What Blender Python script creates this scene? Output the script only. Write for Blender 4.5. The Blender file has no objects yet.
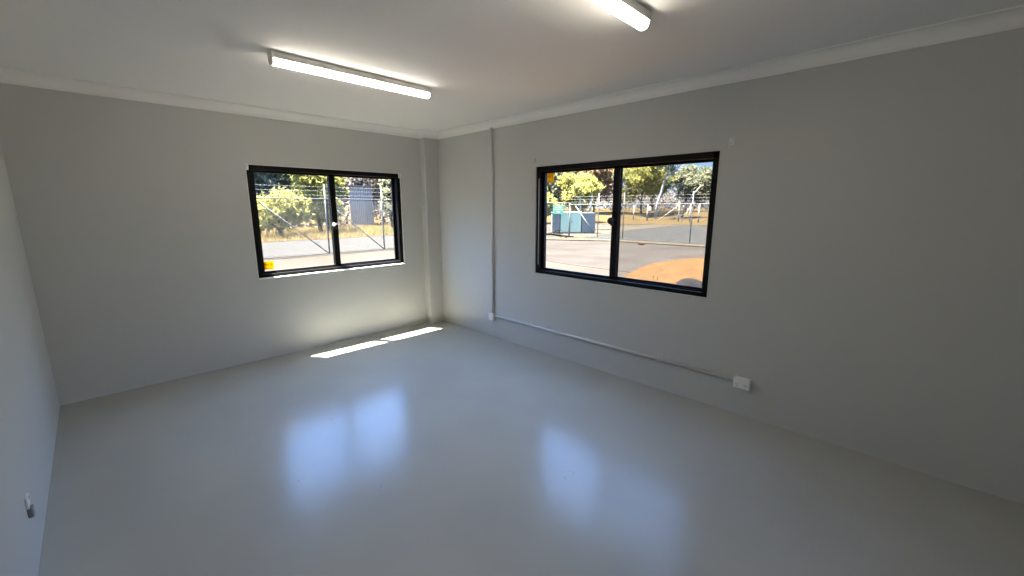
import bpy, bmesh, math, random
from mathutils import Vector, Matrix

random.seed(7)
scene = bpy.context.scene
COL = scene.collection

# ------------------------------------------------------------------ camera
CAM = Vector((-3.5827, -5.1288, 1.6925))
YAW, PITCH, FPX = 0.7890, -0.1935, 414.94
fwd = Vector((math.sin(YAW) * math.cos(PITCH), math.cos(YAW) * math.cos(PITCH), math.sin(PITCH)))
rgt = Vector((math.cos(YAW), -math.sin(YAW), 0.0))
upv = rgt.cross(fwd)
cam_data = bpy.data.cameras.new('camera')
cam_data.sensor_fit = 'HORIZONTAL'
cam_data.sensor_width = 36.0
cam_data.lens = FPX * 36.0 / 1024.0
cam_data.clip_start = 0.02
cam_data.clip_end = 600
cam = bpy.data.objects.new('camera', cam_data)
COL.objects.link(cam)
m = Matrix((rgt, upv, -fwd)).transposed().to_4x4()
m.translation = CAM
cam.matrix_world = m
scene.camera = cam

# ------------------------------------------------------------------ exposure
vs = scene.view_settings
scene.display_settings.display_device = 'sRGB'
vs.view_transform = 'Standard'
vs.look = 'None'
vs.exposure = 1.80
vs.gamma = 1.0
vs.use_curve_mapping = False

# ------------------------------------------------------------------ sky
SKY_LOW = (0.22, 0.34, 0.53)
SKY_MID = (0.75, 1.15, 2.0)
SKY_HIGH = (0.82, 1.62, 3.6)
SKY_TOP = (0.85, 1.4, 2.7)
world = bpy.data.worlds.new('sky')
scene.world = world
world.use_nodes = True
wn, wl = world.node_tree.nodes, world.node_tree.links
wn.clear()
w_out = wn.new('ShaderNodeOutputWorld')
w_bg = wn.new('ShaderNodeBackground')
w_tc = wn.new('ShaderNodeTexCoord')
w_sep = wn.new('ShaderNodeSeparateXYZ')
w_rmp = wn.new('ShaderNodeValToRGB')
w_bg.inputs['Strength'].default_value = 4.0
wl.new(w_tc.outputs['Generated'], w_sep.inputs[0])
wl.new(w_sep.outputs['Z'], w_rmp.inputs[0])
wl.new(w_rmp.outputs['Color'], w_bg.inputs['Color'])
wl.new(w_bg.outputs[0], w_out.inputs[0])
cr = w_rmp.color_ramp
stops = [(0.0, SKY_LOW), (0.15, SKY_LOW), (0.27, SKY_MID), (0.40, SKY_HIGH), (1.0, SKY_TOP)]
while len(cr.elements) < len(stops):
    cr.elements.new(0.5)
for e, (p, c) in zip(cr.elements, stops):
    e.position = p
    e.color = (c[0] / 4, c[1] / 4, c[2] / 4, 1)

# ------------------------------------------------------------------ sun
SUN_E = 52.0
sun_data = bpy.data.lights.new('sun', 'SUN')
sun_data.energy = SUN_E
sun_data.angle = math.radians(0.53)
sun_data.color = (1.0, 0.92, 0.78)
sun = bpy.data.objects.new('sun', sun_data)
COL.objects.link(sun)
sun.location = (-3, 4, 12)
sun.rotation_euler = Vector((-0.21, 0.278, 1.0)).to_track_quat('Z', 'Y').to_euler()

LAMP_POWER = 8.2        # radiance of the batten diffusers

scene.cycles.max_bounces = 12
scene.cycles.diffuse_bounces = 8
scene.cycles.transparent_max_bounces = 24
scene.cycles.sample_clamp_indirect = 6.0


# ------------------------------------------------------------------ materials
def mat(name, col, rough=0.6, metal=0.0, noise=0.0, nscale=8.0, bump=0.0, bscale=200.0, spec=0.5, col2=None,
        coat=0.0, ior=1.5, coat_rough=0.05, rvar=0.0):
    mt = bpy.data.materials.new(name)
    mt.use_nodes = True
    n, l = mt.node_tree.nodes, mt.node_tree.links
    b = n['Principled BSDF']
    b.inputs['Roughness'].default_value = rough
    b.inputs['Metallic'].default_value = metal
    b.inputs['Specular IOR Level'].default_value = spec
    b.inputs['IOR'].default_value = ior
    b.inputs['Coat Weight'].default_value = coat
    b.inputs['Coat Roughness'].default_value = coat_rough
    b.inputs['Base Color'].default_value = (*col, 1)
    tc = n.new('ShaderNodeTexCoord')
    if noise > 0 or col2:
        nz = n.new('ShaderNodeTexNoise')
        nz.inputs['Scale'].default_value = nscale
        nz.inputs['Detail'].default_value = 5
        l.new(tc.outputs['Object'], nz.inputs['Vector'])
        rp = n.new('ShaderNodeValToRGB')
        rp.color_ramp.elements[0].position = 0.35
        rp.color_ramp.elements[1].position = 0.65
        c2 = col2 if col2 else tuple(c * (1 + noise) for c in col)
        c1 = col if col2 else tuple(c * (1 - noise) for c in col)
        rp.color_ramp.elements[0].color = (*c1, 1)
        rp.color_ramp.elements[1].color = (*c2, 1)
        l.new(nz.outputs['Fac'], rp.inputs[0])
        l.new(rp.outputs['Color'], b.inputs['Base Color'])
    if rvar > 0:
        nr = n.new('ShaderNodeTexNoise')
        nr.inputs['Scale'].default_value = 1.7
        nr.inputs['Detail'].default_value = 6
        l.new(tc.outputs['Object'], nr.inputs['Vector'])
        mr = n.new('ShaderNodeMapRange')
        mr.inputs['To Min'].default_value = rough - rvar
        mr.inputs['To Max'].default_value = rough + rvar
        l.new(nr.outputs['Fac'], mr.inputs['Value'])
        l.new(mr.outputs[0], b.inputs['Roughness'])
    if bump > 0:
        nb = n.new('ShaderNodeTexNoise')
        nb.inputs['Scale'].default_value = bscale
        nb.inputs['Detail'].default_value = 3
        l.new(tc.outputs['Object'], nb.inputs['Vector'])
        bp = n.new('ShaderNodeBump')
        bp.inputs['Strength'].default_value = bump
        bp.inputs['Distance'].default_value = 0.002
        l.new(nb.outputs['Fac'], bp.inputs['Height'])
        l.new(bp.outputs[0], b.inputs['Normal'])
    return mt


def mat_glass(name):
    mt = bpy.data.materials.new(name)
    mt.use_nodes = True
    n, l = mt.node_tree.nodes, mt.node_tree.links
    n.clear()
    o = n.new('ShaderNodeOutputMaterial')
    t = n.new('ShaderNodeBsdfTransparent')
    t.inputs[0].default_value = (0.96, 0.975, 0.97, 1)
    g = n.new('ShaderNodeBsdfGlossy')
    g.inputs['Roughness'].default_value = 0.0
    f = n.new('ShaderNodeFresnel')
    # the same reflectance on the way in and on the way out of the thin sheet
    gm = n.new('ShaderNodeNewGeometry')
    ir = n.new('ShaderNodeMapRange')
    ir.inputs['To Min'].default_value = 1.42
    ir.inputs['To Max'].default_value = 1 / 1.42
    l.new(gm.outputs['Backfacing'], ir.inputs['Value'])
    l.new(ir.outputs[0], f.inputs[0])
    mx = n.new('ShaderNodeMixShader')
    l.new(f.outputs[0], mx.inputs[0])
    l.new(t.outputs[0], mx.inputs[1])
    l.new(g.outputs[0], mx.inputs[2])
    l.new(mx.outputs[0], o.inputs[0])
    return mt


def mat_screen(name, fac, col):
    """fine woven insect screen: part of the light passes, the rest meets dark thread"""
    mt = bpy.data.materials.new(name)
    mt.use_nodes = True
    n, l = mt.node_tree.nodes, mt.node_tree.links
    n.clear()
    o = n.new('ShaderNodeOutputMaterial')
    t = n.new('ShaderNodeBsdfTransparent')
    d = n.new('ShaderNodeBsdfDiffuse')
    d.inputs[0].default_value = (*col, 1)
    mx = n.new('ShaderNodeMixShader')
    mx.inputs[0].default_value = fac
    l.new(t.outputs[0], mx.inputs[1])
    l.new(d.outputs[0], mx.inputs[2])
    l.new(mx.outputs[0], o.inputs[0])
    return mt


def mat_lamp(name, col, power):
    mt = bpy.data.materials.new(name)
    mt.use_nodes = True
    b = mt.node_tree.nodes['Principled BSDF']
    b.inputs['Base Color'].default_value = (0.9, 0.9, 0.88, 1)
    b.inputs['Emission Color'].default_value = (*col, 1)
    b.inputs['Emission Strength'].default_value = power
    return mt


def mat_leaf(name, a, b_, scale=0.8):
    """leaf colour varies from clump to clump; a little light passes through"""
    mt = bpy.data.materials.new(name)
    mt.use_nodes = True
    n, l = mt.node_tree.nodes, mt.node_tree.links
    n.clear()
    o = n.new('ShaderNodeOutputMaterial')
    tc = n.new('ShaderNodeTexCoord')
    nz = n.new('ShaderNodeTexNoise')
    nz.inputs['Scale'].default_value = scale
    nz.inputs['Detail'].default_value = 6
    nz.inputs['Roughness'].default_value = 0.75
    rp = n.new('ShaderNodeValToRGB')
    rp.color_ramp.elements[0].position = 0.38
    rp.color_ramp.elements[1].position = 0.62
    rp.color_ramp.elements[0].color = (*a, 1)
    rp.color_ramp.elements[1].color = (*b_, 1)
    d = n.new('ShaderNodeBsdfDiffuse')
    t = n.new('ShaderNodeBsdfTranslucent')
    mx = n.new('ShaderNodeMixShader')
    mx.inputs[0].default_value = 0.42
    l.new(tc.outputs['Object'], nz.inputs['Vector'])
    l.new(nz.outputs['Fac'], rp.inputs[0])
    l.new(rp.outputs[0], d.inputs[0])
    l.new(rp.outputs[0], t.inputs[0])
    l.new(d.outputs[0], mx.inputs[1])
    l.new(t.outputs[0], mx.inputs[2])
    l.new(mx.outputs[0], o.inputs[0])
    return mt


M = {}
M['wall'] = mat('grey_wall_paint', (0.50, 0.505, 0.485), 0.55, bump=0.10, bscale=260)
M['ceiling'] = mat('white_ceiling_paint', (0.84, 0.83, 0.8), 0.8, bump=0.06, bscale=300)
M['cornice'] = mat('cornice_paint', (0.8, 0.79, 0.76), 0.7)
M['floor'] = mat('grey_epoxy', (0.395, 0.395, 0.358), 0.215, noise=0.04, nscale=1.3, bump=0.06, bscale=45, spec=0.27, ior=1.5, rvar=0.04)
M['black'] = mat('black_powder_coat', (0.003, 0.003, 0.0035), 0.5, spec=0.15)
M['black_plastic'] = mat('black_plastic', (0.012, 0.012, 0.012), 0.4)
M['white_plastic'] = mat('white_plastic', (0.78, 0.78, 0.76), 0.35)
M['socket_dark'] = mat('dark_slot', (0.05, 0.05, 0.05), 0.5)
M['grey_plastic'] = mat('grey_plastic', (0.22, 0.23, 0.25), 0.45)
M['conduit'] = mat('grey_conduit', (0.5904, 0.5986, 0.5904), 0.4)
M['reveal'] = mat('white_reveal_paint', (0.8, 0.8, 0.78), 0.5)
M['yellow'] = mat_leaf('yellow_sticker', (0.9, 0.56, 0.01), (0.93, 0.6, 0.012))
M['ink'] = mat('sticker_ink', (0.25, 0.12, 0.01), 0.6)
M['glass'] = mat_glass('clear_glass')
M['screen'] = mat_screen('insect_screen', 0.25, (0.03, 0.03, 0.03))
M['lamp_body'] = mat('lamp_body_white', (0.62, 0.63, 0.6), 0.4)
M['diffuser'] = mat_lamp('lit_diffuser', (1.0, 0.91, 0.77), LAMP_POWER)
M['mill'] = mat('mill_aluminium', (0.35, 0.34, 0.34), 0.45, metal=0.3)
M['galv'] = mat('galvanised_steel', (0.078, 0.078, 0.07566), 0.6, spec=0.1)
M['wire'] = mat('fence_wire', (0.0525, 0.0525, 0.051), 0.6, spec=0.1)
M['concrete'] = mat('pale_concrete', (0.02268, 0.02001, 0.01778), 0.95, noise=0.13, nscale=0.35, spec=0.0)
M['asphalt'] = mat('worn_asphalt', (0.01992, 0.01749, 0.01633), 0.95, noise=0.14, nscale=0.5, spec=0.0)
M['gravel'] = mat('grey_gravel', (0.01919, 0.01872, 0.01891), 0.95, noise=0.14, nscale=3.5, spec=0.0)
M['bluegravel'] = mat('blue_metal_gravel', (0.01721, 0.01674, 0.01674), 0.95, noise=0.3, nscale=5, spec=0.0)
M['dirt'] = mat('yellow_dirt', (0.02511, 0.01562, 0.00614), 0.95, col2=(0.02902, 0.02176, 0.01172), nscale=0.9, spec=0.0)
M['orange'] = mat('orange_soil', (0.03641, 0.02071, 0.01008), 0.95, noise=0.16, nscale=4, spec=0.0)
M['sand'] = mat('pale_sand', (0.02902, 0.02387, 0.01872), 0.95, noise=0.1, nscale=1.5, spec=0.0)
M['drygrass'] = mat('dry_grass', (0.0346, 0.02399, 0.01116), 0.95, col2=(0.02678, 0.01897, 0.00949), nscale=0.5, spec=0.0)
M['kerb'] = mat('cream_kerb', (0.02902, 0.02387, 0.01732), 0.95, noise=0.08, nscale=2, spec=0.0)
M['rock'] = mat('grey_stone', (0.0102, 0.0093, 0.0099), 0.95, noise=0.2, nscale=6, spec=0.0)
M['rust'] = mat('red_brick', (0.024, 0.0078, 0.0048), 0.9, spec=0.0)
M['teal'] = mat('pale_teal_steel', (0.27, 0.33, 0.205), 0.5)
M['darkteal'] = mat('dark_slate_steel', (0.066, 0.076, 0.064), 0.5)
M['greensign'] = mat('green_sign', (0.01, 0.0625, 0.0375), 0.5)
M['signwhite'] = mat('sign_white', (0.2, 0.2, 0.2), 0.5)
M['bark'] = mat('brown_bark', (0.011, 0.009, 0.0075), 0.9, noise=0.2, nscale=6, spec=0.0)
M['whitebark'] = mat('white_gum_bark', (0.20, 0.185, 0.165), 0.85, noise=0.12, nscale=3, spec=0.0)
M['shed'] = mat('pale_shed_steel', (0.125, 0.103, 0.086), 0.7)
M['roof'] = mat('roof_steel', (0.2, 0.2, 0.2), 0.7)
M['yg'] = mat_leaf('yellow_green_leaf', (0.10415, 0.0985, 0.0317), (0.23252, 0.219, 0.0661), 1.3)
M['olive'] = mat_leaf('olive_leaf', (0.08336, 0.08657, 0.05493), (0.18714, 0.18714, 0.11758), 1.1)
M['dark'] = mat_leaf('dark_leaf', (0.0437, 0.05917, 0.0437), (0.1288, 0.14429, 0.09773), 1.0)
M['dry'] = mat_leaf('dry_leaf', (0.1005, 0.08331, 0.07176), (0.1887, 0.15994, 0.13692), 1.2)
M['rustleaf'] = mat_leaf('rust_leaf', (0.12352, 0.08331, 0.04874), (0.2098, 0.14074, 0.0775), 1.2)
M['grassblade'] = mat_leaf('straw_blade', (0.12413, 0.08727, 0.03455), (0.17004, 0.12784, 0.05937), 0.5)
M['greenblade'] = mat_leaf('green_blade', (0.09154, 0.09154, 0.03358), (0.14797, 0.1322, 0.0478), 0.7)


# ------------------------------------------------------------------ mesh builder
class MB:
    def __init__(self):
        self.v, self.f, self.smooth = [], [], []

    def add(self, vs_, fs, smooth=False):
        b = len(self.v)
        self.v += [tuple(p) for p in vs_]
        self.f += [tuple(i + b for i in f) for f in fs]
        self.smooth += [smooth] * len(fs)
        return self

    def box(self, a, b):
        x0, x1 = sorted((a[0], b[0])); y0, y1 = sorted((a[1], b[1])); z0, z1 = sorted((a[2], b[2]))
        return self.add([(x0, y0, z0), (x1, y0, z0), (x1, y1, z0), (x0, y1, z0),
                         (x0, y0, z1), (x1, y0, z1), (x1, y1, z1), (x0, y1, z1)],
                        [(0, 3, 2, 1), (4, 5, 6, 7), (0, 1, 5, 4), (1, 2, 6, 5), (2, 3, 7, 6), (3, 0, 4, 7)])

    def bbox(self, a, b, r=0.004, seg=2):
        """box with rounded edges"""
        bm = bmesh.new()
        c = [(a[i] + b[i]) / 2 for i in range(3)]
        s = [abs(a[i] - b[i]) for i in range(3)]
        bmesh.ops.create_cube(bm, size=1, matrix=Matrix.Translation(c) @ Matrix.Diagonal((*s, 1)))
        bmesh.ops.bevel(bm, geom=list(bm.edges), offset=min(r, min(s) * 0.45), segments=seg, affect='EDGES', profile=0.5)
        bm.verts.index_update()
        self.add([v.co[:] for v in bm.verts], [[v.index for v in f.verts] for f in bm.faces])
        bm.free()
        return self

    def tube(self, pts, r, n=8, cap=True):
        """round bar along a polyline; r a number or one radius per point"""
        pts = [Vector(p) for p in pts]
        rs = r if isinstance(r, (list, tuple)) else [r] * len(pts)
        vs_, fs = [], []
        for i, p in enumerate(pts):
            if i == 0: t = pts[1] - p
            elif i == len(pts) - 1: t = p - pts[i - 1]
            else: t = (pts[i + 1] - p).normalized() + (p - pts[i - 1]).normalized()
            t.normalize()
            ref = Vector((0, 0, 1)) if abs(t.z) < 0.9 else Vector((1, 0, 0))
            u = t.cross(ref).normalized(); w = t.cross(u)
            for k in range(n):
                a = 2 * math.pi * k / n
                vs_.append(p + (u * math.cos(a) + w * math.sin(a)) * rs[i])
        for i in range(len(pts) - 1):
            for k in range(n):
                k2 = (k + 1) % n
                fs.append((i * n + k, i * n + k2, (i + 1) * n + k2, (i + 1) * n + k))
        if cap:
            fs.append(tuple(range(n - 1, -1, -1)))
            b = (len(pts) - 1) * n
            fs.append(tuple(b + k for k in range(n)))
        return self.add(vs_, fs, n > 5)

    def prism(self, poly, axis, a, b, smooth=False):
        """extrude a 2-D outline along axis 0, 1 or 2 between a and b"""
        def put(p, t):
            q = list(p); q.insert(axis, t); return q
        n = len(poly)
        vs_ = [put(p, a) for p in poly] + [put(p, b) for p in poly]
        fs = [(k, (k + 1) % n, n + (k + 1) % n, n + k) for k in range(n)]
        fs += [tuple(range(n - 1, -1, -1)), tuple(range(n, 2 * n))]
        return self.add(vs_, fs, smooth)

    def build(self, name, material, parent=None, fix=True):
        me = bpy.data.meshes.new(name)
        me.from_pydata(self.v, [], self.f)
        me.materials.append(material)
        if fix:
            bm = bmesh.new(); bm.from_mesh(me)
            bmesh.ops.recalc_face_normals(bm, faces=list(bm.faces))
            bm.to_mesh(me); bm.free()
        if any(self.smooth):
            me.polygons.foreach_set('use_smooth', self.smooth)
        o = bpy.data.objects.new(name, me)
        COL.objects.link(o)
        if parent:
            o.parent = parent
        return o


def local(mb, origin):
    """shift geometry so that the parent's base is the origin"""
    ox, oy, oz = origin
    mb.v = [(x - ox, y - oy, z - oz) for x, y, z in mb.v]
    return mb


def tag(o, label=None, cat=None, group=None, kind=None):
    if label: o['label'] = label
    if cat: o['category'] = cat
    if group: o['group'] = group
    if kind: o['kind'] = kind
    return o


def empty(name, loc, label=None, cat=None, group=None, kind=None):
    o = bpy.data.objects.new(name, None)
    o.empty_display_size = 0.1
    COL.objects.link(o)
    o.location = loc
    return tag(o, label, cat, group, kind)


def struct(o, label, cat):
    return tag(o, label, cat, None, 'structure')


# ------------------------------------------------------------------ room shell
XL, YF, H, T = -3.977, -6.1, 2.70, 0.15      # left wall, front wall, ceiling height, wall thickness
GZ = -0.15                                   # ground level outside
LW = (-2.359, -0.5485, 0.913, 2.130)         # left window opening, x0 x1 z0 z1
RW = (-3.889, -1.947, 0.930, 2.131)          # right window opening, y0 y1 z0 z1

f = MB().box((XL - T, YF - T, GZ - 0.1), (T, T, 0.0)).build('floor', M['floor'])
struct(f, 'glossy grey painted concrete floor reflecting both windows', 'floor')
c = MB().box((XL - T, YF - T, H), (T, T, H + 0.12)).build('ceiling', M['ceiling'])
struct(c, 'flat white plaster ceiling with two tube lights', 'ceiling')


def wall_with_hole(axis, p0, p1, a0, a1, h0, h1, z0, z1):
    mb = MB()
    def bx(a, b, za, zb):
        if axis == 'x': mb.box((a, p0, za), (b, p1, zb))
        else: mb.box((p0, a, za), (p1, b, zb))
    bx(a0, h0, 0, H); bx(h1, a1, 0, H); bx(h0, h1, 0, z0); bx(h0, h1, z1, H)
    return mb


w = wall_with_hole('x', 0.0, T, XL - T, T, LW[0], LW[1], LW[2], LW[3]).build('wall_back', M['wall'])
struct(w, 'grey painted wall holding the left window with sun below it', 'wall')
w = wall_with_hole('y', 0.0, T, YF - T, 0.0, RW[0], RW[1], RW[2], RW[3]).build('wall_right', M['wall'])
struct(w, 'long grey painted wall with conduit and the right window', 'wall')
w = MB().box((XL - T, YF - T, 0), (XL, 0.0, H)).build('wall_left', M['wall'])
struct(w, 'bluish grey wall at the left edge of the picture', 'wall')
w = MB().box((XL, YF - T, 0), (0.0, YF, H)).build('wall_front', M['wall'])
struct(w, 'grey wall behind the viewpoint', 'wall')
# boxed-in column in the corner
PX, PD = -0.228, 0.11
w = MB().bbox((PX, -PD, -0.02), (0.02, 0.02, H + 0.02), 0.012, 3).build('wall_column', M['wall'])
struct(w, 'narrow boxed grey column in the corner between the two windows', 'column')
# outer roof sheet
w = MB().box((XL - 0.3, YF - 0.3, H + 0.14), (0.22, 0.22, H + 0.2)).build('roof', M['roof'])
struct(w, 'steel roof sheet over the room', 'roof')


# cove cornice: concave profile swept along each run with mitred ends
def cornice(name, path, label):
    prof = []
    d, hgt = 0.088, 0.088
    prof.append((0.0, -hgt)); prof.append((0.008, -hgt))
    for k in range(0, 9):
        a = math.pi / 2 * k / 8
        prof.append((0.012 + (d - 0.020) * (1 - math.cos(a)), -hgt + 0.006 + (hgt - 0.014) * math.sin(a)))
    prof.append((d, -0.008)); prof.append((d, 0.0)); prof.append((0.0, 0.0))
    n = len(prof)
    vs_, fs = [], []
    P = [Vector(p) for p in path]
    for i, p in enumerate(P):
        dirs = []
        if i > 0: dirs.append((P[i] - P[i - 1]).normalized())
        if i < len(P) - 1: dirs.append((P[i + 1] - P[i]).normalized())
        ns = [Vector((dd.y, -dd.x)) for dd in dirs]           # room side is to the right of the path
        if len(ns) == 2:
            mv = ns[0] + ns[1]
            mv = mv / mv.dot(ns[0]) if abs(mv.dot(ns[0])) > 1e-6 else ns[0]
        else:
            mv = ns[0]
        for (o, z) in prof:
            vs_.append((p.x + mv.x * o, p.y + mv.y * o, H + z))
    for i in range(len(P) - 1):
        for k in range(n):
            k2 = (k + 1) % n
            fs.append((i * n + k, i * n + k2, (i + 1) * n + k2, (i + 1) * n + k))
    fs.append(tuple(range(n))); fs.append(tuple((len(P) - 1) * n + k for k in range(n)))
    mb = MB(); mb.add(vs_, fs)
    o = mb.build(name, M['cornice'])
    struct(o, label, 'cornice')


cornice('trim_1', [(XL, YF), (XL, 0), (PX, 0), (PX, -PD), (0, -PD), (0, YF), (XL, YF)],
        'white cove cornice running round the top of the walls')


# ------------------------------------------------------------------ windows
def window(name, A, opening, stile, label, screen, sticker, latch_z, slider_gap, ledge, liner):
    """A(u, d, z) maps along-wall, depth outwards and height to the world"""
    u0, u1, z0, z1 = opening
    s = 1 if u1 > u0 else -1
    root = empty(name, A((u0 + u1) / 2, 0.0, z0))
    struct(root, label, 'window')
    org = root.location

    def bar(mb, ua, ub, da, db, za, zb, r=0.003):
        mb.bbox(A(ua, da, za), A(ub, db, zb), r, 1)

    def finish(mb, nm, mt, parent=root, lab=None):
        if parent is root:
            o = local(mb, org).build(nm, mt, root)
        else:
            o = local(mb, org).build(nm, mt, parent)
        if lab: o['label'] = lab
        return o
    # white liner round the opening
    mb = MB()
    lt = 0.004
    mb.box(A(u0, -0.001, z0), A(u0 + s * lt, T, z1)); mb.box(A(u1, -0.001, z0), A(u1 - s * lt, T, z1))
    mb.box(A(u0, -0.001, z1 - lt), A(u1, T, z1)); mb.bbox(A(u0, -ledge, z0 - 0.006), A(u1, T, z0 + 0.008), 0.006, 3)
    finish(mb, 'reveal', liner, lab='thin painted lining round the black frame')
    # black outer frame
    a0, a1, b0, b1 = u0 + s * 0.003, u1 - s * 0.003, z0 + 0.008, z1 - 0.003
    mb = MB()
    fw, d0, d1 = 0.052, 0.010, 0.135
    bar(mb, a0, a0 + s * fw, d0, d1, b0, b1); bar(mb, a1, a1 - s * fw, d0, d1, b0, b1)
    bar(mb, a0, a1, d0, d1, b1 - fw, b1); bar(mb, a0, a1, d0, d1, b0, b0 + 0.036)
    for dd in (0.050, 0.088, 0.122):                       # sliding tracks along the sill
        bar(mb, a0 + s * fw, a1 - s * fw, dd - 0.003, dd + 0.003, b0 + 0.03, b0 + 0.046, 0.001)
    finish(mb, 'frame', M['black'])
    if slider_gap:
        mb = MB()
        bar(mb, a0 + s * 0.032, a0 + s * 0.045, 0.007, 0.011, b0 + 0.10, b1 - 0.13, 0.001)
        finish(mb, 'jamb_channel', M['mill'], lab='bare grey metal channel in the black jamb')
    # two sashes with their panes
    iu0, iu1, iz0, iz1 = a0 + s * fw, a1 - s * fw, b0 + 0.036, b1 - fw
    sw = 0.030
    for (ua, ub, da, db, first) in ((iu0 - s * 0.01, stile + s * 0.034, 0.055, 0.080, True),
                                    (stile - s * 0.034, iu1 + s * 0.01, 0.090, 0.115, False)):
        mb = MB()
        jw = sw + 0.01
        mwa = jw if first else 0.068
        mwb = 0.068 if first else jw
        bar(mb, ua, ua + s * mwa, da, db, iz0, iz1); bar(mb, ub, ub - s * mwb, da, db, iz0, iz1)
        bar(mb, ua, ub, da, db, iz1 - 0.022, iz1); bar(mb, ua, ub, da, db, iz0, iz0 + 0.026)
        sash = finish(mb, 'sash', M['black'])
        mb = MB()
        dm = (da + db) / 2
        pa, pb = ua + s * (mwa - 0.006), ub - s * (mwb - 0.006)
        mb.box(A(pa, dm - 0.0025, iz0 + 0.02), A(pb, dm + 0.0025, iz1 - 0.016))
        finish(mb, 'pane', M['glass'], sash)
        if first:
            mb = MB()
            lu = stile - s * 0.0
            if latch_z[1] == 'white':
                bar(mb, lu - s * 0.030, lu + s * 0.030, 0.030, 0.056, latch_z[0] + 0.004, latch_z[0] + 0.028, 0.004)
                bar(mb, lu - s * 0.034, lu - s * 0.008, 0.022, 0.05, latch_z[0] - 0.012, latch_z[0] + 0.012, 0.004)
                finish(mb, 'latch', M['white_plastic'], sash, 'small white latch on the black sash')
                mb = MB()
                bar(mb, lu - s * 0.026, lu + s * 0.012, 0.034, 0.056, latch_z[0] - 0.05, latch_z[0] - 0.013, 0.006)
                finish(mb, 'latch_base', M['black_plastic'], sash)
            else:
                cpt = [A(lu - s * 0.032, dd_, latch_z[0]) for dd_ in (0.056, 0.036, 0.026, 0.022)]
                mb.tube(cpt, [0.034, 0.036, 0.032, 0.02], 16)
                bar(mb, lu - s * 0.04, lu + s * 0.006, 0.034, 0.056, latch_z[0] - 0.05, latch_z[0] + 0.02, 0.01)
                finish(mb, 'latch', M['black_plastic'], sash)
            # yellow sticker on the inner face of the pane
            q0, q1, r0, r1 = sticker
            mb = MB()
            mb.box(A(q0, dm - 0.0034, r0), A(q1, dm - 0.0028, r1))
            st = finish(mb, 'sticker', M['yellow'], sash, 'square yellow sticker with small dark print')
            mb = MB()
            wq = q1 - q0
            hh = r1 - r0
            # faint row of letters: three T shapes and a Y, then a thin rule
            def stroke(x0, y0, x1, y1, t=0.006):
                pA = Vector((q0 + wq * x0, r0 + hh * y0)); pB = Vector((q0 + wq * x1, r0 + hh * y1))
                dv = (pB - pA).normalized(); nv = Vector((-dv.y, dv.x)) * t / 2
                cs = [pA + nv, pB + nv, pB - nv, pA - nv]
                vv = [A(c_.x, dm - 0.0036, c_.y) for c_ in cs] + [A(c_.x, dm - 0.0031, c_.y) for c_ in cs]
                mb.add(vv, [(0, 1, 2, 3), (7, 6, 5, 4), (0, 4, 5, 1), (1, 5, 6, 2), (2, 6, 7, 3), (3, 7, 4, 0)])
            for k in range(3):
                xa = 0.18 + 0.17 * k
                stroke(xa - 0.06, 0.66, xa + 0.06, 0.66); stroke(xa, 0.66, xa, 0.46)
            stroke(0.71, 0.68, 0.78, 0.56); stroke(0.85, 0.68, 0.78, 0.56); stroke(0.78, 0.57, 0.78, 0.42)
            stroke(0.1, 0.12, 0.8, 0.12, 0.004)
            finish(mb, 'sticker_print', M['ink'], sash)
        elif screen:
            mb = MB()
            mb.box(A(ua + s * 0.02, 0.1265, iz0 + 0.005), A(ub, 0.1275, iz1))
            finish(mb, 'insect_screen', M['screen'], root, 'fine dark insect screen behind the glass')
    return root


AL = lambda u, d, z: Vector((u, d, z))
AR = lambda u, d, z: Vector((d, u, z))
window('window_1', AL, LW, -1.450, 'black framed sliding window on the back wall facing the fence braces',
       False, (-2.285, -2.175, 1.000, 1.093), (1.47, 'white'), False, 0.026, M['reveal'])
window('window_2', AR, (RW[1], RW[0], RW[2], RW[3]), -2.936, 'black framed sliding window on the right wall facing green cabinets',
       True, (-2.060, -2.152, 1.955, 2.062), (1.555, 'black'), True, 0.004, M['wall'])


# blind brackets in the corners of the left window, hooks above the right one
def clip(x, z, s, label):
    root = empty('blind_bracket', (x, 0.0, z), label, 'bracket', 'white blind brackets on the left window')
    mb = MB()
    mb.bbox((-0.014, -0.004, -0.030), (0.014, 0.026, 0.030), 0.004)
    mb.build('plate', M['white_plastic'], root)
    mb = MB()
    mb.bbox((-0.012, -0.020, -0.012), (0.012, -0.004, 0.022), 0.004)
    mb.build('clip_tongue', M['white_plastic'], root)


clip(-2.345, 2.100, 1, 'small white bracket in the upper left corner of the back window')
clip(-0.563, 2.100, -1, 'small white bracket in the upper right corner of the back window')

root = empty('wall_hook', (0.0, -3.966, 2.183), 'tiny white hook on the grey wall above the right window corner', 'hook')
MB().bbox((-0.006, -0.016, -0.028), (0.0, 0.016, 0.030), 0.003).build('plate', M['white_plastic'], root)
hp = [(-0.004, 0, 0.022), (-0.010, 0, 0.005), (-0.012, 0, -0.014), (-0.018, 0, -0.024), (-0.028, 0, -0.022), (-0.032, 0, -0.010)]
MB().tube(hp, 0.006, 8).build('hook_arm', M['white_plastic'], root)
root = empty('wall_plug', (0.0, -1.917, 2.192), 'painted over bump on the wall at the upper left of the right window', 'wall plug')
MB().bbox((-0.012, -0.026, -0.022), (0.0, 0.026, 0.022), 0.006, 3).build('cover', M['wall'], root)


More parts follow.
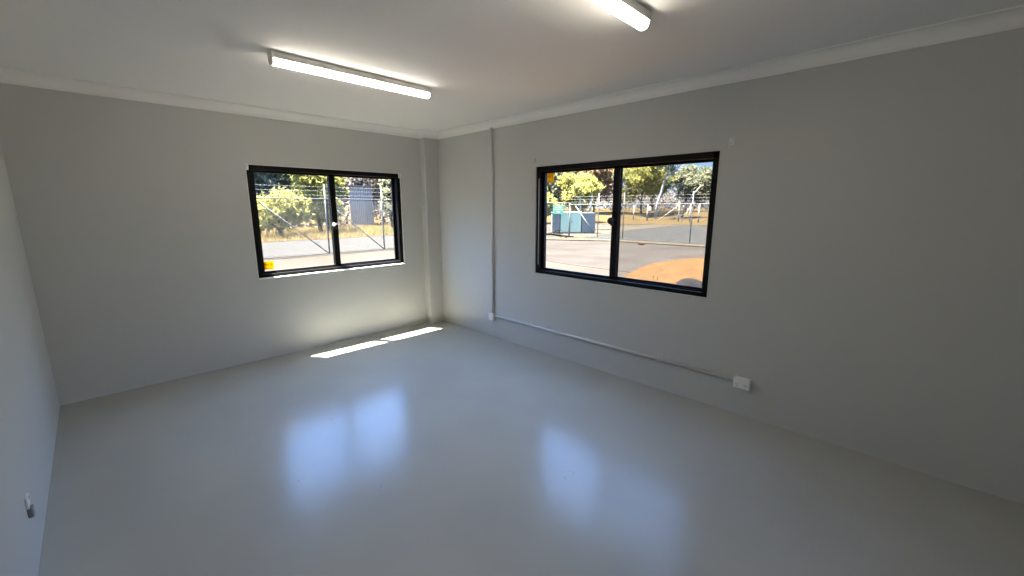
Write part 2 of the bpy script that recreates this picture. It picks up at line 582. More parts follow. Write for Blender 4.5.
# ------------------------------------------------------------------ ceiling lights
def batten(x0, x1, y, label):
    root = empty('ceiling_light', ((x0 + x1) / 2, y, H), label, 'light', 'tube lights on the ceiling')
    L = (x1 - x0) / 2
    hw = 0.039
    body = MB()
    body.prism([(-hw + 0.004, 0.0), (-hw, -0.004), (-hw, -0.043), (hw, -0.043), (hw, -0.004), (hw - 0.004, 0.0)], 0, -L, L)
    body.build('body', M['lamp_body'], root)
    prof = [(-hw + 0.007, -0.043)]
    for k in range(9):
        a = math.pi * k / 8
        cx, sx = -math.cos(a), math.sin(a)
        prof.append(((hw - 0.007) * (abs(cx) ** 0.8) * (1 if cx > 0 else -1), -0.046 - 0.036 * (sx ** 0.8)))
    prof.append((hw - 0.007, -0.043))
    MB().prism(prof, 0, -L + 0.012, L - 0.012).build('diffuser', M['diffuser'], root)
    for sx in (-1, 1):
        pr = [(y_ * 1.03, z_ - (0.001 if z_ < -0.04 else 0)) for y_, z_ in prof]
        pr = [(-hw - 0.001, -0.001)] + pr + [(hw + 0.001, -0.001)]
        MB().prism(pr, 0, sx * (L + 0.002), sx * (L - 0.012)).build('end_cap', M['lamp_body'], root)


batten(-2.592, -1.345, -1.885, 'white lit tube light nearer the back wall, seen end to end')
batten(-2.592, -1.345, -3.905, 'white lit tube light cut off by the top edge of the picture')


# ------------------------------------------------------------------ conduit and power points on the right wall
YC, ZC_ = -1.240, 0.296
o = MB()
o.tube([(-0.0165, YC, 0.30), (-0.0165, YC, H - 0.075)], 0.0155, 14)
root = empty('cable_conduit', (0, YC, 0.3), 'grey vertical conduit on the right wall from cornice down to junction box', 'conduit')
local(o, root.location).build('pipe', M['conduit'], root)
for zz in (0.75, 1.45, 2.15):
    mb = MB()
    mb.prism([(-0.004, YC - 0.028), (0.0, YC - 0.028), (0.0, YC + 0.028), (-0.004, YC + 0.028)], 2, zz - 0.008, zz + 0.008)
    ring = [(-0.0165 + math.cos(math.pi * k / 10 + math.pi / 2) * 0.0185, YC + math.sin(math.pi * k / 10 + math.pi / 2) * 0.0185) for k in range(11)]
    mb.prism(ring, 2, zz - 0.008, zz + 0.008)
    local(mb, root.location).build('saddle_clip', M['conduit'], root)
root = empty('cable_conduit', (0, YC, ZC_), 'grey horizontal conduit low on the right wall between junction box and power point', 'conduit')
mb = MB().tube([(-0.0145, YC - 0.035, ZC_), (-0.0145, -4.165, ZC_)], 0.0145, 14)
local(mb, root.location).build('pipe', M['conduit'], root)
for yy in (-1.9, -2.7, -3.5):
    mb = MB()
    ring = [(-0.0145 - math.sin(math.pi * k / 10) * 0.0165, ZC_ + math.cos(math.pi * k / 10) * 0.0165) for k in range(11)]
    mb.v, mb.f = [], []
    mb.prism(ring, 1, yy - 0.007, yy + 0.007)
    mb.box((-0.003, yy - 0.007, ZC_ - 0.026), (0, yy + 0.007, ZC_ + 0.026))
    local(mb, root.location).build('saddle_clip', M['conduit'], root)


def power_point(name, loc, width, height, depth, label, cat, outlets, face=1):
    """surface mounted block on a wall; face = -1 looks towards -x, +1 towards +x"""
    root = empty(name, loc, label, cat)
    q = face
    MB().bbox((0, -width / 2, -height / 2), (q * depth * 0.74, width / 2, height / 2), 0.004).build('mounting_block', M['white_plastic'], root)
    MB().bbox((q * depth * 0.74, -width / 2 - 0.001, -height / 2 - 0.001), (q * depth, width / 2 + 0.001, height / 2 + 0.001), 0.003).build('cover_plate', M['white_plastic'], root)
    for oy in outlets:
        mb = MB()
        for (cy_, cz_, ang) in ((-0.008, 0.0, 25), (0.008, 0.0, -25), (0.0, -0.015, 0)):
            a = math.radians(ang)
            vx = Vector((math.sin(a), math.cos(a))) * 0.006
            nx = Vector((vx.y, -vx.x)) * 0.28
            cs = [Vector((oy + cy_, cz_ - 0.006)) + s1 * vx + s2 * nx for s1, s2 in ((1, 1), (1, -1), (-1, -1), (-1, 1))]
            x0_, x1_ = q * (depth - 0.001), q * (depth + 0.0006)
            mb.add([(x0_, c_.x, c_.y) for c_ in cs] + [(x1_, c_.x, c_.y) for c_ in cs],
                   [(0, 1, 2, 3), (7, 6, 5, 4), (0, 4, 5, 1), (1, 5, 6, 2), (2, 6, 7, 3), (3, 7, 4, 0)])
        mb.build('socket', M['socket_dark'], root)
        MB().bbox((q * (depth - 0.001), oy - 0.007, 0.016), (q * (depth + 0.003), oy + 0.007, 0.028), 0.0015, 1).build('switch', M['white_plastic'], root)
    return root


power_point('junction_box', (0, YC + 0.01, 0.280), 0.078, 0.088, 0.052,
            'small white junction box where the two grey conduits meet', 'junction box', [], -1)
power_point('power_point', (0, -4.230, 0.288), 0.118, 0.080, 0.052,
            'white double power point at the end of the low conduit', 'power point', (-0.031, 0.031), -1)
root = empty('power_point', (XL, -2.255, 0.29), 'white power point with grey underside low on the left wall', 'power point')
MB().bbox((0, -0.034, -0.004), (0.010, 0.034, 0.052), 0.003).build('cover_plate', M['white_plastic'], root)
MB().bbox((0, -0.034, -0.052), (0.020, 0.010, -0.004), 0.004).build('plug', M['grey_plastic'], root)
MB().bbox((0.0115, 0.004, 0.024), (0.016, 0.018, 0.046), 0.0015, 1).build('switch', M['white_plastic'], root)

# crumbs of paint on the floor
mb = MB()
rr = random.Random(3)
for (cx, cy) in ((-2.83, -2.42), (-2.86, -2.55), (-2.55, -2.95), (-2.58, -3.03), (-1.62, -3.67), (-1.60, -3.71), (-1.66, -3.72), (-2.42, -1.9)):
    for _ in range(3):
        x, y = cx + rr.uniform(-.02, .02), cy + rr.uniform(-.02, .02)
        r_ = rr.uniform(0.002, 0.005)
        n = 5
        ring = [(x + r_ * math.cos(6.283 * k / n) * rr.uniform(.6, 1.2), y + r_ * math.sin(6.283 * k / n) * rr.uniform(.6, 1.2)) for k in range(n)]
        mb.prism(ring, 2, 0.0, 0.0015)
o = mb.build('paint_crumbs', M['grey_plastic'])
tag(o, 'scattered tiny dark crumbs of paint on the glossy floor', 'crumbs', None, 'stuff')


# ------------------------------------------------------------------ the ground outside
def slab(name, poly, z, mt, label, cat, thick=0.05):
    mb = MB().prism(poly, 2, z - thick, z)
    o = mb.build(name, mt)
    return struct(o, label, cat)


mb = MB()
R_ = 220
for (xa, xb, ya, yb) in ((-R_, XL - T, -R_, R_), (T, R_, -R_, R_), (XL - T, T, T, R_), (XL - T, T, -R_, YF - T)):
    mb.box((xa, ya, GZ - 0.2), (xb, yb, GZ))
struct(mb.build('ground', M['concrete']), 'pale sunlit concrete yard outside both windows', 'ground')
FY, FX = 11.77, 17.75                            # the two fence lines
slab('road_gravel', [(-60, FY - 0.1), (FX + 0.2, FY - 0.1), (FX + 0.2, 19.6), (-60, 18.2)], GZ + 0.012, M['gravel'],
     'pale grey gravel beyond the braced fence', 'gravel')
slab('terrain_verge', [(-60, 18.2), (FX + 0.2, 19.6), (26, 22), (110, 200), (-110, 200)], GZ + 0.03, M['dirt'],
     'yellow dirt verge beyond the grey gravel', 'dirt')
slab('road_asphalt', [(9.0, 11.0), (14.0, 10.4), (15.6, 6.2), (16.05, 2.0), (16.2, -14), (6.6, -14), (7.2, 3.2)], GZ + 0.010, M['asphalt'],
     'worn grey driveway outside the right window', 'driveway')
slab('terrain_soil', [(0.6, 0.0), (4.0, 0.35), (6.1, 0.4), (7.05, 0.68), (9.3, 1.16), (11.0, 0.95), (12.1, 0.55), (13.4, -1.5), (13, -14), (0.6, -14)], GZ + 0.022, M['orange'],
     'orange soil patch outside the right window', 'soil')
slab('kerb', [(12.6, 11.2), (14.2, 10.2), (16.0, 7.0), (16.15, 2.0), (16.3, -14), (17.1, -14), (16.9, 2.2), (16.9, 7.0), (16.2, 9.4), (15.4, 11.2)], GZ + 0.05, M['kerb'],
     'cream sandy kerb along the far side of the driveway', 'kerb')
slab('ground_gravel', [(16.95, -14), (FX + 9, -20), (60, -20), (60, 13.0), (44, 13.2), (26, 11.4), (17.0, 9.4)], GZ + 0.016, M['bluegravel'],
     'blue grey gravel yard beyond the right fence', 'gravel')
slab('path_sand', [(17.0, 9.4), (26, 11.4), (44, 13.2), (60, 13.0), (60, 15.0), (46, 14.6), (34, 15.5), (26, 15.5), (FX, 11.9)], GZ + 0.026, M['sand'],
     'pale sandy track behind the blue gravel', 'track')
# field rising gently away from the track
mb = MB()
fv = []
NA = 15
for (D, z) in ((46, GZ + 0.03), (53, GZ + 0.12), (58, 0.55), (64, 0.95), (90, 1.2), (140, 1.5)):
    for k in range(NA):
        a = math.radians(42 + 40 * k / (NA - 1))        # bearing from +y towards +x
        fv.append((CAM.x + D * math.sin(a), CAM.y + D * math.cos(a), z))
ff = [(r * NA + k, r * NA + k + 1, (r + 1) * NA + k + 1, (r + 1) * NA + k) for r in range(5) for k in range(NA - 1)]
mb.add(fv, ff, True)
struct(mb.build('field', M['drygrass']), 'dry straw coloured field rising behind the far fence', 'field')
slab('path_edge', [(1.6, 6.6), (3.2, 8.6), (4.1, 8.5), (2.1, 6.4)], GZ + 0.012, M['sand'],
     'pale wedge of concrete edge near the braced fence', 'concrete edge')


# ------------------------------------------------------------------ chain link fences
def chain_mesh(L, z0, z1, pitch=0.072, r=0.0021):
    """diamond wire netting in the plane of local x, z"""
    mb = MB()
    hgt = z1 - z0
    k = -int(hgt / pitch) - 1
    while k * pitch < L:
        for sgn in (1, -1):
            if sgn > 0: a, b = (k * pitch, z0), (k * pitch + hgt, z1)
            else: a, b = (k * pitch + hgt, z0), (k * pitch, z1)
            x0_, x1_ = a[0], b[0]
            pa, pb = Vector((a[0], 0, a[1])), Vector((b[0], 0, b[1]))
            lo, hi = 0.0, 1.0
            dx = pb.x - pa.x
            t0, t1 = (0 - pa.x) / dx, (L - pa.x) / dx
            lo, hi = max(0, min(t0, t1)), min(1, max(t0, t1))
            if hi - lo < 0.02: continue
            off = Vector((0, 0.002 * sgn, 0))
            mb.tube([pa.lerp(pb, lo) + off, pa.lerp(pb, hi) + off], r, 3, False)
        k += 1
    return mb


def fence(origin, rot, L, posts, braces, top, post_top, label, rails, brace_r=0.020):
    root = empty('chain_link_fence', origin, label, 'fence')
    root.rotation_euler = (0, 0, rot)
    chain_mesh(L, 0.04, top).build('netting', M['wire'], root, fix=False)
    for x in posts:
        mb = MB().tube([(x, 0.03, -0.1), (x, 0.03, post_top)], 0.028, 10)
        mb.tube([(x, 0.03, post_top), (x, 0.03, post_top + 0.012)], [0.032, 0.012], 10)
        mb.build('post', M['galv'], root)
    for z in rails:
        MB().tube([(0, 0.0, z), (L, 0.0, z)], 0.022, 8).build('rail', M['galv'], root)
    for (xa, za, xb, zb) in braces:
        MB().tube([(xa, -0.02, za), (xb, -0.02, zb)], brace_r, 8).build('brace', M['galv'], root)
    for z in (top + 0.14, top + 0.30, top + 0.46):
        mb = MB().tube([(0, 0.03, z), (L, 0.03, z)], 0.0045, 4)
        x = 0.1
        while x < L:
            mb.tube([(x - 0.02, 0.01, z - 0.02), (x + 0.02, 0.05, z + 0.02)], 0.003, 3)
            x += 0.15
        mb.build('barbed_wire', M['galv'], root)
    MB().tube([(0, 0, 0.05), (L, 0, 0.05)], 0.006, 4).build('bottom_wire', M['wire'], root)
    return root


ox = -6.60
FXE = 14.5
pl = [0.06 + 2.4 * k for k in range(10)]
pl = [p for p in pl if p < FXE - ox - 0.5] + [FXE - ox]
br = [(p + 0.05, 2.02, p + 2.35, 0.02) for p in pl[:-2]]
fence((ox, FY, GZ), 0, FXE - ox, pl, br, 2.14, 2.70, 'galvanised chain link fence with diagonal braces outside the left window', (2.14,))
Lr = 26.0
YS = 10.92
ys = [8.86, 7.18, 3.36, -0.5, -4.4, -8.2, -12.0]
# this fence runs towards -y from the gate: local x = YS - y
fence((FX, YS, GZ), -math.pi / 2, 23.2, [YS - y for y in ys], [(YS - 10.48, 1.885, YS - 9.09, 0.27)], 1.98, 2.62,
      'chain link fence with barbed wire along the blue gravel outside the right window', (1.98,), 0.030)
# gate beside the fence, with the sign
groot = empty('yard_gate', (FX, 12.84, GZ), 'pale framed wire gate carrying the green sign', 'gate')
mb = MB()
mb.tube([(0, 0, 0.05), (0, 0, 2.11), (0, -1.84, 2.08), (0, -1.84, 0.05), (0, 0, 0.05)], 0.026, 8)
mb.build('gate_frame', M['galv'], groot)
MB().tube([(0.06, -1.86, -0.05), (0.06, -1.86, 2.05)], 0.036, 8).build('gate_post', M['darkteal'], groot)
MB().tube([(0.06, 0.06, -0.05), (0.06, 0.06, 2.55)], 0.03, 8).build('gate_post', M['galv'], groot)
mb = chain_mesh(1.84, 0.05, 2.08)
mb.v = [(y, -x, z) for x, y, z in mb.v]
mb.build('netting', M['wire'], groot, fix=False)
# green sign
sroot = empty('safety_sign', (FX - 0.05, 12.27, GZ + 1.38), 'green sign with white lines hung on the wire gate', 'sign')
MB().bbox((-0.006, -0.90, 0.0), (0.006, 0.0, 0.55), 0.003, 1).build('board', M['greensign'], sroot)
mb = MB()
mb.box((-0.009, -0.84, 0.28), (-0.005, -0.06, 0.31))
for (ya, yb, za, zb) in ((-0.70, -0.18, 0.41, 0.46), (-0.56, -0.32, 0.10, 0.18)):
    y = ya
    while y < yb:
        mb.box((-0.009, y, za), (-0.005, y + 0.035, zb)); y += 0.06
mb.build('lettering', M['signwhite'], sroot)

# far fence with splayed strainer posts
def far_post(p, hgt, brace, label):
    root = empty('strainer_post', p, label, 'post', 'white posts of the far paddock fence')
    MB().tube([(0, 0, -0.1), (0, 0, hgt)], [0.07, 0.06], 8).build('upright', M['whitebark'], root)
    if brace:
        MB().tube([(0, 0.1, hgt - 0.4), (-0.2, brace, 0.0)], 0.036, 8).build('stay', M['whitebark'], root)


for (p, hgt, brace, lab) in (((44.1, 15.3, GZ), 2.4, 2.6, 'white far fence post with a long leaning stay'),
                             ((44.3, 14.1, GZ), 2.2, 0.9, 'white far fence post with a short stay, right of the leaning stay'),
                             ((44.2, 13.1, GZ), 2.1, 0, 'plain white far fence post right of the near fence post'),
                             ((44.0, 20.9, GZ), 2.0, 0, 'plain white far fence post at the left end of the far fence'),
                             ((44.0, 19.1, GZ), 2.2, 0, 'white far fence post beside the small white marker plate')):
    far_post(p, hgt, brace, lab)
root = empty('wire_fence', (44.0, 14, GZ), 'thin wire strands of the far paddock fence across the straw field', 'fence')
for z in (0.5, 0.95, 1.4):
    MB().tube([(0, -6, z), (0.2, 8, z)], 0.012, 4).build('strand', M['wire'], root)
MB().bbox((-0.06, 4.62, 1.38), (-0.03, 4.98, 1.82), 0.01, 1).build('marker_plate', M['signwhite'], root)


# ------------------------------------------------------------------ cabinets beyond the gate
def cabinet(p, wy, dx, hgt, mt, label, doors):
    root = empty('utility_cabinet', p, label, 'cabinet', 'steel cabinets behind the gate')
    root.rotation_euler = (0, 0, math.radians(45))
    MB().bbox((0, -wy / 2, 0.1), (dx, wy / 2, hgt), 0.02, 1).build('body', mt, root)
    MB().bbox((-0.05, -wy / 2 - 0.03, hgt), (dx + 0.05, wy / 2 + 0.03, hgt + 0.05), 0.01, 1).build('lid', mt, root)
    MB().bbox((0.02, -wy / 2 + 0.02, -0.05), (dx - 0.02, wy / 2 - 0.02, 0.1), 0.01, 1).build('plinth', M['darkteal'], root)
    for k in range(doors):
        ww = wy / doors
        y0 = -wy / 2 + k * ww
        d = MB().bbox((-0.025, y0 + 0.015, 0.14), (0.0, y0 + ww - 0.015, hgt - 0.04), 0.006, 1).build('door', mt, root)
        MB().bbox((-0.05, y0 + (ww - 0.10 if k == 0 else 0.06), hgt * 0.5), (-0.024, y0 + (ww - 0.06 if k == 0 else 0.10), hgt * 0.62), 0.004, 1).build('handle', M['darkteal'], d)
    return root


cabinet((19.73, 12.32, GZ), 1.42, 0.8, 1.44, M['teal'], 'pale green two door steel cabinet behind the gate', 2)
cabinet((19.03, 13.06, GZ), 0.54, 0.8, 1.42, M['darkteal'], 'dark slate cabinet left of the pale green one', 1)
cabinet((20.61, 11.46, GZ), 0.92, 0.9, 1.38, M['darkteal'], 'dark slate cabinet right of the pale green one, behind the white brace', 1)

# fallen branches, stone, bricks
root = empty('fallen_branch', (15.95, 10.25, GZ + 0.05), 'bare dark fallen branch lying by the kerb below the cabinets', 'branch')
mb = MB()
mb.tube([(-0.6, 1.3, 0.14), (-0.2, 0.5, 0.20), (0, 0, 0.12), (0.3, -0.8, 0.06)], [0.05, 0.08, 0.075, 0.03], 7)
mb.tube([(-0.2, 0.5, 0.20), (0.3, 0.6, 0.36), (0.5, 0.3, 0.42)], [0.055, 0.04, 0.02], 6)
mb.tube([(0, 0, 0.12), (-0.4, -0.3, 0.2), (-0.5, -0.9, 0.06)], [0.055, 0.035, 0.02], 6)
mb.build('limb', M['bark'], root)


def stone(name, loc, r, sx, sy, sz, mt, label, cat, seed=1):
    bm = bmesh.new()
    bmesh.ops.create_icosphere(bm, subdivisions=3, radius=r)
    rg = random.Random(seed)
    ph = [rg.uniform(0, 6) for _ in range(6)]
    for v in bm.verts:
        k = 1 + 0.10 * math.sin(v.co.x / r * 3 + ph[0]) + 0.08 * math.sin(v.co.y / r * 4 + ph[1]) + 0.06 * math.sin(v.co.z / r * 5 + ph[2])
        v.co = Vector((v.co.x * k * sx, v.co.y * k * sy, max(v.co.z * k * sz, -0.05)))
    me = bpy.data.meshes.new(name)
    bm.to_mesh(me); bm.free()
    me.materials.append(mt)
    o = bpy.data.objects.new(name, me)
    COL.objects.link(o)
    o.location = loc
    tag(o, label, cat)


stone('boulder', (6.3, -1.33, GZ + 0.02), 0.42, 0.7, 0.85, 0.3, M['rock'], 'flat grey boulder in the orange soil at the window corner', 'rock', 4)
stone('brick_fragment', (15.35, 4.75, GZ + 0.04), 0.1, 0.9, 1.6, 0.7, M['rust'], 'red brick fragment at the kerb edge', 'brick', 2)
root = empty('ground_peg', (6.38, -0.39, GZ), 'tiny pale bent wire peg standing in the orange soil', 'peg')
MB().tube([(0, 0.05, 0), (0, 0.05, 0.10), (0, 0.03, 0.12), (0, -0.03, 0.12), (0, -0.05, 0.10), (0, -0.05, 0)], 0.005, 6).build('wire', M['galv'], root)

# pale shed end beyond the left fence
root = empty('storage_shed', (13.9, 31.3, GZ), 'pale grey corrugated shed end behind the trees in the left window', 'shed')
root.rotation_euler = (0, 0, math.radians(-24))
W2, D2, H2 = 0.98, 2.4, 3.62
mb = MB()
prof = []
n = 26
for k in range(n + 1):
    prof.append((-W2 + 2 * W2 * k / n, -0.012 if k % 2 else 0.012))
prof += [(W2, D2), (-W2, D2)]
mb.prism(prof, 2, 0, H2)
mb.build('cladding', M['shed'], root)
MB().add([(-W2 - .1, -.15, H2), (W2 + .1, -.15, H2), (W2 + .1, D2 + .1, H2 + .1), (-W2 - .1, D2 + .1, H2 + .1),
          (-W2 - .1, -.15, H2 + .06), (W2 + .1, -.15, H2 + .06), (W2 + .1, D2 + .1, H2 + .16), (-W2 - .1, D2 + .1, H2 + .16)],
         [(0, 3, 2, 1), (4, 5, 6, 7), (0, 1, 5, 4), (1, 2, 6, 5), (2, 3, 7, 6), (3, 0, 4, 7)]).build('shed_roof', M['shed'], root)


# ------------------------------------------------------------------ trees
def leaf_mesh(blobs, n, size, seed, lump=0.35):
    """leaves in clusters spread through the given ellipsoids (centre, radii)"""
    rg = random.Random(seed)
    mb_v, mb_f = [], []
    vol = [b[1][0] * b[1][1] * b[1][2] for b in blobs]
    tot = sum(vol)
    for (c, r), v in zip(blobs, vol):
        nb = int(n * v / tot)
        ncl = max(5, nb // 45)
        cl = []
        for _ in range(ncl):
            d = Vector((rg.gauss(0, 1), rg.gauss(0, 1), rg.gauss(0, 1))).normalized() * (rg.random() ** 0.33) * 0.85
            cl.append(Vector((c[0] + d.x * r[0], c[1] + d.y * r[1], c[2] + d.z * r[2])))
        rm = min(r)
        for _ in range(nb):
            k = rg.choice(cl)
            p = k + Vector((rg.gauss(0, 1), rg.gauss(0, 1), rg.gauss(0, 0.8))) * rm * lump * 0.6
            a = Vector((rg.gauss(0, 1), rg.gauss(0, 1), rg.gauss(0, 1))).normalized()
            b = a.cross(Vector((rg.gauss(0, 1), rg.gauss(0, 1), rg.gauss(0, 1)))).normalized()
            s = size * rg.uniform(0.6, 1.4)
            i = len(mb_v)
            mb_v += [tuple(p - a * s), tuple(p + b * s * 0.42), tuple(p + a * s), tuple(p - b * s * 0.42)]
            mb_f.append((i, i + 1, i + 2, i + 3))
    mb = MB()
    mb.v, mb.f, mb.smooth = mb_v, mb_f, [False] * len(mb_f)
    return mb


def tree(name, loc, hgt, rad, leaf, bark, label, cat='tree', n=5000, size=0.16, base=0.25, seed=1, trunk_r=0.16, lean=0.0, open_=0.35):
    rg = random.Random(seed)
    root = empty(name, loc, label, cat)
    blobs = []
    nb = 6
    zc = hgt * (base + 1) / 2
    zr = hgt * (1 - base) / 2
    blobs.append(((0, 0, zc), (rad * 0.72, rad * 0.72, zr * 0.85)))
    tips = []
    for k in range(nb):
        a = 6.283 * k / nb + rg.uniform(-.4, .4)
        q = (rad * 0.55 * math.cos(a), rad * 0.55 * math.sin(a), zc + zr * rg.uniform(-0.55, 0.6))
        blobs.append((q, (rad * rg.uniform(.35, .5), rad * rg.uniform(.35, .5), zr * rg.uniform(.32, .48))))
        tips.append(q)
    leaf_mesh(blobs, n, size, seed, open_).build('foliage', leaf, root, fix=False)
    mb = MB()
    p0 = Vector((0, 0, -0.1)); p1 = Vector((lean * .4, 0.1, hgt * base)); p2 = Vector((lean, 0, zc))
    mb.tube([p0, p0.lerp(p1, .5) + Vector((.05, .04, 0)), p1, p2, Vector((lean, 0, hgt * .9))],
            [trunk_r * 1.25, trunk_r, trunk_r * .85, trunk_r * .55, trunk_r * .2], 8)
    for t in tips[:4]:
        t = Vector(t)
        s = p1.lerp(p2, rg.uniform(0.0, .6))
        mb.tube([s, s.lerp(t, .5) + Vector((0, 0, .2)), t], [trunk_r * .5, trunk_r * .32, trunk_r * .12], 6)
    mb.build('trunk', bark, root)
    return root


Z = GZ
# beyond the left window
tree('wattle_tree', (7.7, 24.8, Z), 6.0, 2.0, M['yg'], M['bark'], 'large yellow-green tree in the middle of the left window view', n=9000, size=0.14, base=0.06, seed=11)
tree('wattle_bush', (4.6, 22.9, Z), 3.1, 2.2, M['yg'], M['bark'], 'low yellow-green bush behind the first fence brace', n=6000, size=0.12, base=0.06, seed=12)
tree('wattle_bush', (9.3, 27.5, Z), 3.6, 1.1, M['yg'], M['bark'], 'small yellow-green bush at the meeting bar of the left window', n=4000, size=0.12, base=0.06, seed=13)
tree('pine_tree', (7.2, 38.4, Z), 8.8, 3.0, M['dark'], M['bark'], 'dark green tree at the upper left of the left window', n=9000, size=0.22, base=0.03, seed=14)
tree('pine_tree', (10.9, 40.5, Z), 7.8, 2.7, M['dark'], M['bark'], 'dark green tree just left of the large yellow-green one', n=9000, size=0.22, base=0.03, seed=15)
tree('gum_tree', (1.2, 34.0, Z), 8.0, 3.2, M['olive'], M['bark'], 'olive tree left of the dark pine behind the first fence bay', n=9000, size=0.2, base=0.03, seed=16)
tree('dry_tree', (15.4, 38.0, Z), 8.2, 3.4, M['dry'], M['bark'], 'grey brown dry tree behind the pale shed', n=9000, size=0.2, base=0.03, seed=17)
tree('dry_tree', (10.9, 32.5, Z), 5.2, 1.7, M['dry'], M['bark'], 'grey brown shrubby tree left of the pale shed', n=5000, size=0.15, base=0.05, seed=18)
tree('dry_tree', (20.0, 38.5, Z), 8.0, 3.2, M['dry'], M['bark'], 'grey brown dry tree at the right of the left window', n=9000, size=0.2, base=0.03, seed=19)
tree('gum_tree', (13.5, 25.0, Z), 5.0, 1.3, M['olive'], M['bark'], 'olive tree with dark trunk right of the pale shed', n=4500, size=0.13, base=0.06, seed=20, lean=-0.3)
tree('gum_tree', (16.2, 27.0, Z), 6.0, 2.2, M['olive'], M['bark'], 'olive tree at the right edge of the left window', n=5000, size=0.14, base=0.06, seed=21)
tree('gum_tree', (24.0, 33.0, Z), 8.0, 3.2, M['olive'], M['bark'], 'olive tree at the right end of the row behind the left fence', n=9000, size=0.2, base=0.03, seed=22)
# beyond the right window
tree('gum_tree', (39.5, 38.5, 0.4), 10.45, 4.6, M['olive'], M['bark'], 'tall olive tree at the left edge of the right window', n=9000, size=0.26, base=0.03, seed=31)
tree('gum_tree', (44.5, 33.0, 0.6), 10.25, 4.4, M['olive'], M['bark'], 'tall olive tree behind the yellow-green one above the sign', n=9000, size=0.26, base=0.03, seed=32)
tree('wattle_tree', (36.6, 23.9, Z), 6.1, 2.6, M['yg'], M['bark'], 'yellow-green tree above the pale green cabinet', n=7500, size=0.17, base=0.06, seed=33)
tree('wattle_tree', (32.0, 25.5, Z), 3.6, 2.2, M['yg'], M['bark'], 'low yellow-green bush behind the green sign', n=5000, size=0.15, base=0.06, seed=34)
tree('gum_tree', (47.5, 29.0, 0.7), 10.15, 3.6, M['rustleaf'], M['bark'], 'rust tinged tree at the top of the right window by its middle bar', n=9000, size=0.26, base=0.03, seed=35)
tree('wattle_tree', (49.5, 22.8, 0.85), 9.4, 4.2, M['yg'], M['bark'], 'big yellow-green tree just right of the middle bar', n=9000, size=0.18, base=0.1, seed=36)
tree('gum_tree', (58.0, 25.5, 0.85), 11.6, 3.9, M['dark'], M['bark'], 'tall dark tree behind the white trunked gum', n=9000, size=0.26, base=0.1, seed=37)
tree('gum_tree', (59.6, 20.9, 0.85), 7.5, 2.9, M['olive'], M['bark'], 'round olive tree below the patch of blue sky', n=9000, size=0.2, base=0.1, seed=38)
tree('gum_tree', (60.7, 17.2, 0.85), 7.1, 3.0, M['olive'], M['bark'], 'olive tree at the right edge of the right window', n=9000, size=0.2, base=0.1, seed=39)
tree('gum_tree', (59.6, 12.1, 0.85), 8.0, 3.5, M['olive'], M['bark'], 'olive tree at the right end of the row across the straw field', n=9000, size=0.24, base=0.1, seed=40)
# white trunked gum with bare limbs
root = empty('white_gum', (46.0, 18.9, 0.35), 'gum with a forked white trunk behind the far fence', 'tree')
mb = MB()
r1 = Vector((rgt.x, rgt.y, 0))
def W(a, z): return tuple(r1 * a + Vector((0, 0, z)))
mb.tube([W(-.1, -.1), W(0, 1.6), W(.45, 3.2), W(.7, 4.4), W(1.3, 5.2)], [.20, .17, .15, .12, .10], 8)
mb.tube([W(1.3, 5.2), W(2.1, 5.8), W(2.7, 6.6), W(2.9, 7.4)], [.10, .09, .07, .03], 7)
mb.tube([W(.7, 4.4), W(.95, 5.4), W(1.5, 6.3), W(1.7, 7.2)], [.10, .08, .06, .03], 7)
mb.tube([W(1.3, 5.2), W(2.0, 5.2), W(2.6, 5.5)], [.07, .05, .02], 6)
mb.tube([W(.95, 5.4), W(.6, 6.2), W(.7, 7.0)], [.06, .045, .02], 6)
mb.build('trunk', M['whitebark'], root)
leaf_mesh([(W(1.2, 7.4), (1.5, 1.5, .8)), (W(2.8, 7.2), (.9, .9, .7)), (W(-.2, 6.6), (.9, .9, .8))], 1500, 0.15, 51).build('foliage', M['olive'], root, fix=False)
root = empty('white_gum', (48.5, 16.2, 0.5), 'small white trunked gum with a crooked limb, right of the forked one', 'tree')
mb = MB()
mb.tube([W(-.6, -.1), W(-.2, 1.4), W(.5, 2.6), W(1.4, 3.6), W(1.7, 4.6)], [.14, .12, .10, .07, .03], 7)
mb.tube([W(-.2, 1.4), W(-.7, 2.6), W(-.6, 3.6)], [.08, .06, .02], 6)
mb.build('trunk', M['whitebark'], root)
leaf_mesh([(W(1.6, 4.4), (.9, .9, .6)), (W(-.6, 3.6), (.7, .7, .5))], 700, 0.14, 52).build('foliage', M['olive'], root, fix=False)
root = empty('white_gum', (24.6, 14.6, Z), 'thin grey forked gum trunks right of the slate cabinet', 'tree')
mb = MB()
mb.tube([W(0, -.1), W(.1, .8), W(.45, 1.8), W(.55, 3.2)], [.11, .10, .07, .04], 7)
mb.tube([W(0.05, .5), W(-.35, 1.5), W(-.45, 2.8), W(-.4, 3.4)], [.09, .07, .05, .03], 7)
mb.build('trunk', M['whitebark'], root)
leaf_mesh([(W(.4, 3.4), (1.0, 1.0, .6)), (W(-.5, 3.3), (.9, .9, .6))], 1200, 0.12, 53).build('foliage', M['yg'], root, fix=False)

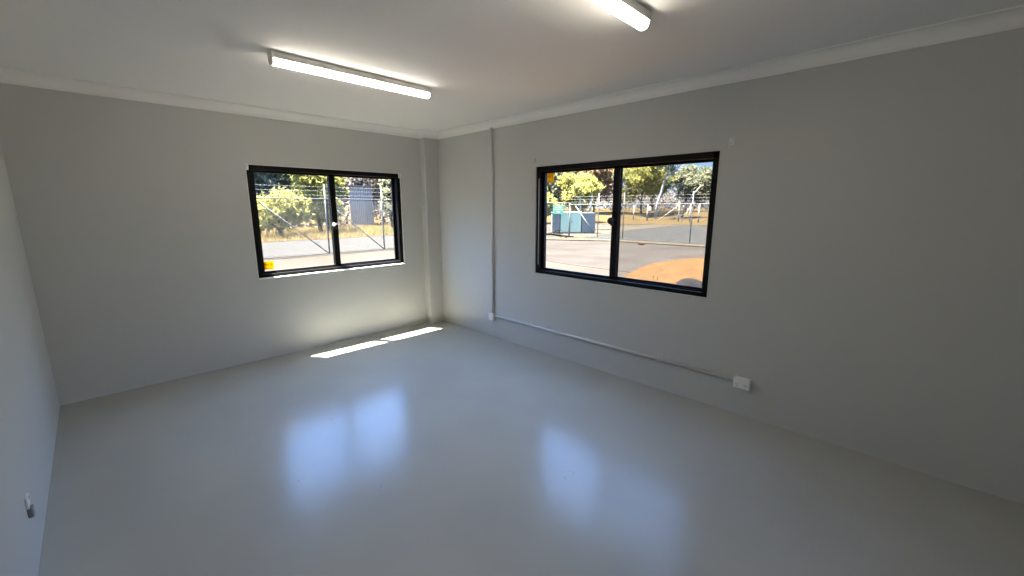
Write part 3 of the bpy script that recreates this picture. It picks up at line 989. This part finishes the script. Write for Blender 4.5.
# low undergrowth nobody could count
rg = random.Random(9)
bl = []
for k in range(26):
    t = k / 25
    a = math.radians(44 + 34 * t)
    D = 76 + 2 * math.sin(k * 1.7)
    bl.append(((CAM.x + D * math.sin(a), CAM.y + D * math.cos(a), 3.0), (2.6, 2.6, 2.4)))
tag(leaf_mesh(bl, 12000, 0.26, 61, 0.6).build('undergrowth', M['dry'], fix=False), 'grey brown undergrowth behind the straw field', 'undergrowth', None, 'stuff')
bl = []
for k in range(22):
    t = k / 21
    bl.append(((-6 + 34 * t, 33 + 1.5 * math.sin(k * 1.7), Z + 1.0), (1.6, 1.6, 1.2)))
tag(leaf_mesh(bl, 8000, 0.16, 62, 0.6).build('undergrowth', M['dry'], fix=False), 'grey brown undergrowth behind the yellow verge', 'undergrowth', None, 'stuff')


def grass(name, region, n, hgt, mt, label, seed):
    rg = random.Random(seed)
    mb = MB()
    vs_, fs = [], []
    (xa, ya), (xb, yb), (xc, yc), (xd, yd) = region
    for _ in range(n):
        u, v = rg.random(), rg.random()
        x = (xa * (1 - u) + xb * u) * (1 - v) + (xd * (1 - u) + xc * u) * v
        y = (ya * (1 - u) + yb * u) * (1 - v) + (yd * (1 - u) + yc * u) * v
        clump = 0.5 + 0.5 * math.sin(x * 1.9 + math.sin(y * 1.3)) * math.cos(y * 2.3)
        h = hgt * rg.uniform(.3, 1.0) * (0.4 + 0.8 * clump)
        a = rg.uniform(0, 6.283); w_ = 0.018
        dx, dy = math.cos(a) * w_, math.sin(a) * w_
        lx, ly = rg.gauss(0, .3) * h, rg.gauss(0, .3) * h
        i = len(vs_)
        vs_ += [(x - dx, y - dy, Z), (x + dx, y + dy, Z), (x + lx, y + ly, Z + h)]
        fs.append((i, i + 1, i + 2))
    mb.add(vs_, fs)
    o = mb.build(name, mt, fix=False)
    tag(o, label, 'grass', None, 'stuff')


grass('dry_grass', ((-6, 19.0), (20, 20.2), (26, 31), (-6, 31)), 26000, 0.5, M['grassblade'], 'dry straw grass on the verge in the left window', 71)
grass('green_grass', ((9.2, 20.4), (11.6, 20.8), (12.4, 24.5), (9.6, 24.5)), 3500, 0.55, M['greenblade'], 'greener tuft of grass in the verge below the shed', 72)
